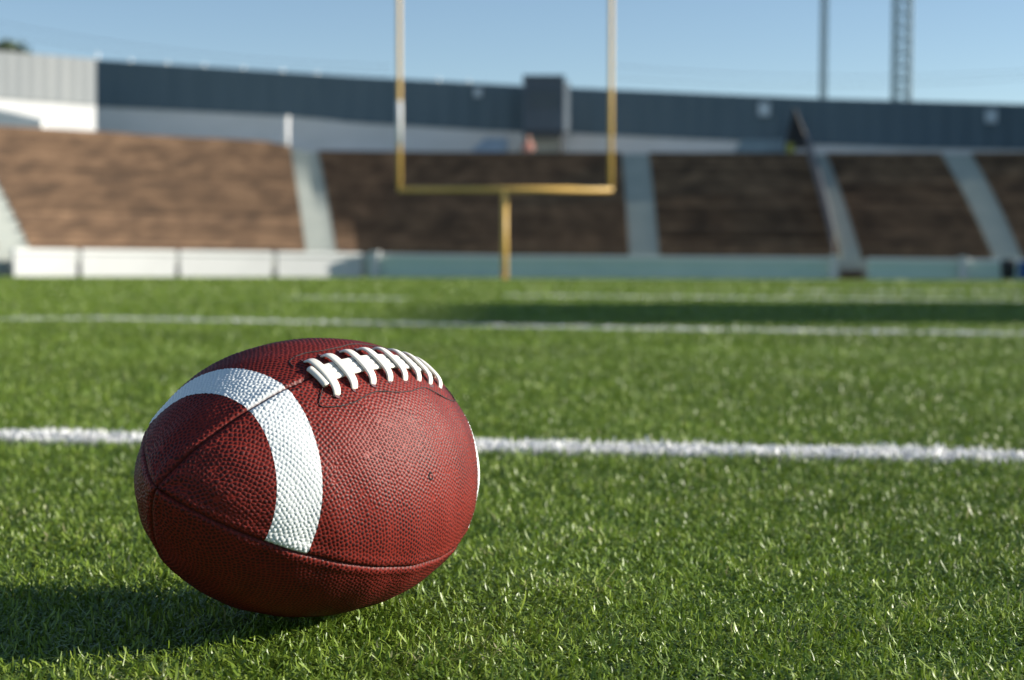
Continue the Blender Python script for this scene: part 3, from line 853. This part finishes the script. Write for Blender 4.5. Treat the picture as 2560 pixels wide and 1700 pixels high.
def leather(name, hi, lo, rough, groove_col):
    m = bpy.data.materials.new(name); m.use_nodes = True
    n, l = m.node_tree.nodes, m.node_tree.links; p = n['Principled BSDF']
    a = n.new('ShaderNodeAttribute'); a.attribute_name = 'peb'
    g_ = n.new('ShaderNodeAttribute'); g_.attribute_name = 'groove'
    tc = n.new('ShaderNodeTexCoord'); nz = n.new('ShaderNodeTexNoise'); nz.inputs['Scale'].default_value = 28; nz.inputs['Detail'].default_value = 5
    l.new(tc.outputs['Object'], nz.inputs['Vector'])
    wm = n.new('ShaderNodeMapRange'); wm.inputs[1].default_value = 0.35; wm.inputs[2].default_value = 0.68; wm.inputs[3].default_value = 0.72; wm.inputs[4].default_value = 1.0
    l.new(nz.outputs['Fac'], wm.inputs[0])
    mu = n.new('ShaderNodeMath'); mu.operation = 'MULTIPLY'; l.new(a.outputs['Fac'], mu.inputs[0]); l.new(wm.outputs[0], mu.inputs[1])
    m1 = n.new('ShaderNodeMix'); m1.data_type = 'RGBA'; m1.inputs[6].default_value = (*lo, 1); m1.inputs[7].default_value = (*hi, 1)
    l.new(mu.outputs[0], m1.inputs[0])
    m2 = n.new('ShaderNodeMix'); m2.data_type = 'RGBA'; m2.inputs[7].default_value = (*groove_col, 1)
    l.new(g_.outputs['Fac'], m2.inputs[0]); l.new(m1.outputs[2], m2.inputs[6]); l.new(m2.outputs[2], p.inputs['Base Color'])
    p.inputs['Roughness'].default_value = rough; p.inputs['Specular IOR Level'].default_value = 0.16
    fz = n.new('ShaderNodeTexNoise'); fz.inputs['Scale'].default_value = 1800; l.new(tc.outputs['Object'], fz.inputs['Vector'])
    bp = n.new('ShaderNodeBump'); bp.inputs['Strength'].default_value = 0.05; bp.inputs['Distance'].default_value = 0.0003
    l.new(fz.outputs['Fac'], bp.inputs['Height']); l.new(bp.outputs[0], p.inputs['Normal'])
    return m
m_leather = leather('pebbled_brown_leather', (0.024, 0.0082, 0.0090), (0.235, 0.024, 0.016), 0.47, (0.05, 0.011, 0.009))
m_stripe = leather('pebbled_white_paint', (0.80, 0.82, 0.82), (0.66, 0.70, 0.70), 0.45, (0.10, 0.03, 0.025))

rowmid = (trow[:-1] + trow[1:]) / 2
colmid_panel = np.arange(NPH) // qn
def sub(mask, name, m):
    """cut the faces in mask (rows x cols) out as a mesh of their own"""
    ii, jj = np.nonzero(mask); j2 = (jj + 1) % NPH
    q = np.stack([ii * NPH + jj, ii * NPH + j2, (ii + 1) * NPH + j2, (ii + 1) * NPH + jj], 1)
    uq, inv = np.unique(q.ravel(), return_inverse=True)
    me = np_mesh(name, VB.reshape(-1, 3)[uq], inv.reshape(-1, 4)[:, ::-1], True,
                 {'peb': peb.reshape(-1)[uq], 'groove': np.clip(groove * 0.9, 0, 1).reshape(-1)[uq]})
    return link(name, me, m, ball)
stripe_rows_n = (rowmid > T1) & (rowmid < T2); stripe_rows_f = (rowmid < -T1) & (rowmid > -T2)
upper_cols = (colmid_panel == 0) | (colmid_panel == 3)
for sr in (stripe_rows_n, stripe_rows_f):
    sub(sr[:, None] & upper_cols[None, :], 'stripe', m_stripe)
for k in range(4):
    cm = colmid_panel == k
    msk = np.repeat(cm[None, :], NR - 1, 0)
    if k in (0, 3):
        msk = msk & ~(stripe_rows_n | stripe_rows_f)[:, None]
    sub(msk, 'panel', m_leather)
# leather plugs that close the two tips
for sgn in (-1, 1):
    tt_ = np.array([sgn * 0.9993]); c0 = CB + AL_ * sgn * 0.998 * dv
    mb = MB(); nn_ = 14; rad = float(prof(np.array([float(t_of_s(edges[0]))]))[0]) * 1.25
    for ri, (rf, hf) in enumerate(((1.0, 0.0), (0.6, 0.0011), (0.15, 0.0014))):
        for j in range(nn_):
            a = 2 * math.pi * j / nn_; mb.v.append(tuple(c0 + dv * sgn * hf + (vv * math.cos(a) + uv * math.sin(a)) * rad * rf))
    for ri in range(2):
        for j in range(nn_):
            k = (j + 1) % nn_; mb.f.append((ri * nn_ + j, ri * nn_ + k, (ri + 1) * nn_ + k, (ri + 1) * nn_ + j))
    mb.f.append(tuple(2 * nn_ + j for j in range(nn_)))
    mb.build('tip', mat('dark_leather_tip', (0.06, 0.016, 0.014), 0.5), ball, True)

# laces
def lp(ax, ar, hgt):
    """point on the ball: ax mm along the axis, ar mm round from the lace seam, hgt mm above the skin"""
    t_ = np.array([ax / 140.0]); r = float(prof(t_)[0]); ph = np.array([PHA + ar / 1000.0 / r])
    return Vector((bsurf(t_, ph) + bnorm(t_, ph) * hgt / 1000.0)[0]), Vector(bnorm(t_, ph)[0])
def ribbon(path, widths, thick, n=16, sq=3.2):
    """flat rounded band that follows path [(ax, ar, hgt)] on the ball, sizes in mm"""
    P = [lp(*q) for q in path]; mb = MB(); m_ = len(P)
    for i, (p, nn_) in enumerate(P):
        tg = (P[min(i + 1, m_ - 1)][0] - P[max(i - 1, 0)][0]).normalized()
        sd = tg.cross(nn_).normalized(); up = sd.cross(tg).normalized()
        for j in range(n):
            a = 2 * math.pi * j / n; ca, sa = math.cos(a), math.sin(a)
            ex = math.copysign(abs(ca) ** (2 / sq), ca); ey = math.copysign(abs(sa) ** (2 / sq), sa)
            mb.v.append(tuple(p + sd * ex * widths[i] / 2000 + up * ey * thick[i] / 2000))
    for i in range(m_ - 1):
        for j in range(n):
            k = (j + 1) % n; mb.f.append((i * n + j, i * n + k, (i + 1) * n + k, (i + 1) * n + j))
    mb.f.append(tuple(range(n - 1, -1, -1))); mb.f.append(tuple((m_ - 1) * n + j for j in range(n)))
    return mb
m_lace = noise_mat('white_vinyl_lace', [(0.3, (0.74, 0.70, 0.61)), (0.7, (0.83, 0.80, 0.73))], nscale=60, rough=0.4, spec=0.4, bump=0.03)
AO = 1.8
for ax in (57, 44.2, 29.2, 14.2, -0.5, -15.5, -29.5, -43.0):
    us = np.linspace(-1, 1, 25); path, wd, tk = [], [], []
    for u in us:
        au = abs(u)
        path.append((ax + 0.8 * u, AO + u * 15.2, 3.2 * (1 - au ** 5) - 1.3 * au ** 8 + 0.2))
        wd.append(5.7 - 1.2 * au ** 3); tk.append(1.8 - 0.4 * au ** 6)
    ribbon(path, wd, tk).build('lace', m_lace, ball, True)
axs = np.linspace(60.5, -49, 60)
for ar in (-4.0, 0.0, 4.0):
    path = [(a, AO + ar, 1.35) for a in axs]
    ribbon(path, [4.1] * 60, [1.9] * 60).build('lace_strand', m_lace, ball, True)
pth = [(61.5, AO + a, 2.0) for a in np.linspace(-6.5, 8, 12)]
ribbon(pth, [4.4] * 12, [3.2] * 12, sq=2.2).build('lace_end', m_lace, ball, True)
# holes the laces go through
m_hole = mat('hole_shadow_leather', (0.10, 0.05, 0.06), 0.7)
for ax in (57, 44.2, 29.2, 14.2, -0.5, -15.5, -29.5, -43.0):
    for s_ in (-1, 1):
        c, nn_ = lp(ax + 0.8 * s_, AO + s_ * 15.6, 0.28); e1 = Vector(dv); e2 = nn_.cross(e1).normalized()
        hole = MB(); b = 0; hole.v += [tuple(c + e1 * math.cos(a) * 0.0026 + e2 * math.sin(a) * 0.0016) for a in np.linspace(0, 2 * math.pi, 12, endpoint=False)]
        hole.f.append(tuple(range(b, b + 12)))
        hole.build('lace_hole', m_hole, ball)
# stitched outline of the patch under the laces
m_thread = mat('dark_thread', (0.022, 0.015, 0.015), 0.7)
near = [(62, 8), (66, 12), (71, 17), (71.5, 19), (64.7, 22), (58, 23.8), (50, 24.3), (39, 22.3), (31, 21.6), (14, 24.8), (0.6, 24.4), (-10, 22), (-17, 20.8), (-26, 22.6), (-38, 24.6), (-50, 24), (-62, 20), (-66, 14), (-62, 8)]
far = [(66, -11), (64.4, -17.2), (58, -20), (49.4, -20.2), (39, -17.4), (24, -17.6), (12, -20.4), (0.6, -20.2), (-12, -17.5), (-26, -18.5), (-40, -20.5), (-52, -20), (-64, -14), (-62, -6)]
for P in (near, far):
    P = np.array(P, float); cum = np.concatenate([[0], np.cumsum(np.hypot(*np.diff(P, axis=0).T))])
    ss = np.arange(0, cum[-1], 0.6); ax_ = np.interp(ss, cum, P[:, 0]); ar_ = np.interp(ss, cum, P[:, 1])
    ker = np.ones(9) / 9
    ax2 = np.convolve(np.pad(ax_, 4, 'edge'), ker, 'valid'); ar2 = np.convolve(np.pad(ar_, 4, 'edge'), ker, 'valid')
    pts = [lp(a, b, 0.62 + 0.14 * math.sin(i * 1.25))[0] for i, (a, b) in enumerate(zip(ax2, ar2))]
    MB().tube(pts, 0.00032, 6).build('stitching', m_thread, ball, True)
# inflation valve in the big panel
t_ = np.array([0.023]); ph = np.array([PHA + 0.909]); c = bsurf(t_, ph)[0]; nn_ = Vector(bnorm(t_, ph)[0]); e1 = Vector(dv); e2 = nn_.cross(e1).normalized(); c = Vector(c)
vm = MB(); prf = [(0.0027, 0.0002), (0.0023, 0.0006), (0.0017, 0.0006), (0.0011, 0.00025), (0.0004, 0.0001)]
for r, hh in prf:
    vm.v += [tuple(c + nn_ * hh + (e1 * math.cos(a) + e2 * math.sin(a)) * r) for a in np.linspace(0, 2 * math.pi, 16, endpoint=False)]
for i in range(len(prf) - 1):
    for j in range(16):
        k = (j + 1) % 16; vm.f.append((i * 16 + j, i * 16 + k, (i + 1) * 16 + k, (i + 1) * 16 + j))
vm.f.append(tuple(64 + j for j in range(16)))
vm.build('valve', mat('black_rubber_valve', (0.012, 0.011, 0.011), 0.9, 0.1), ball, True)
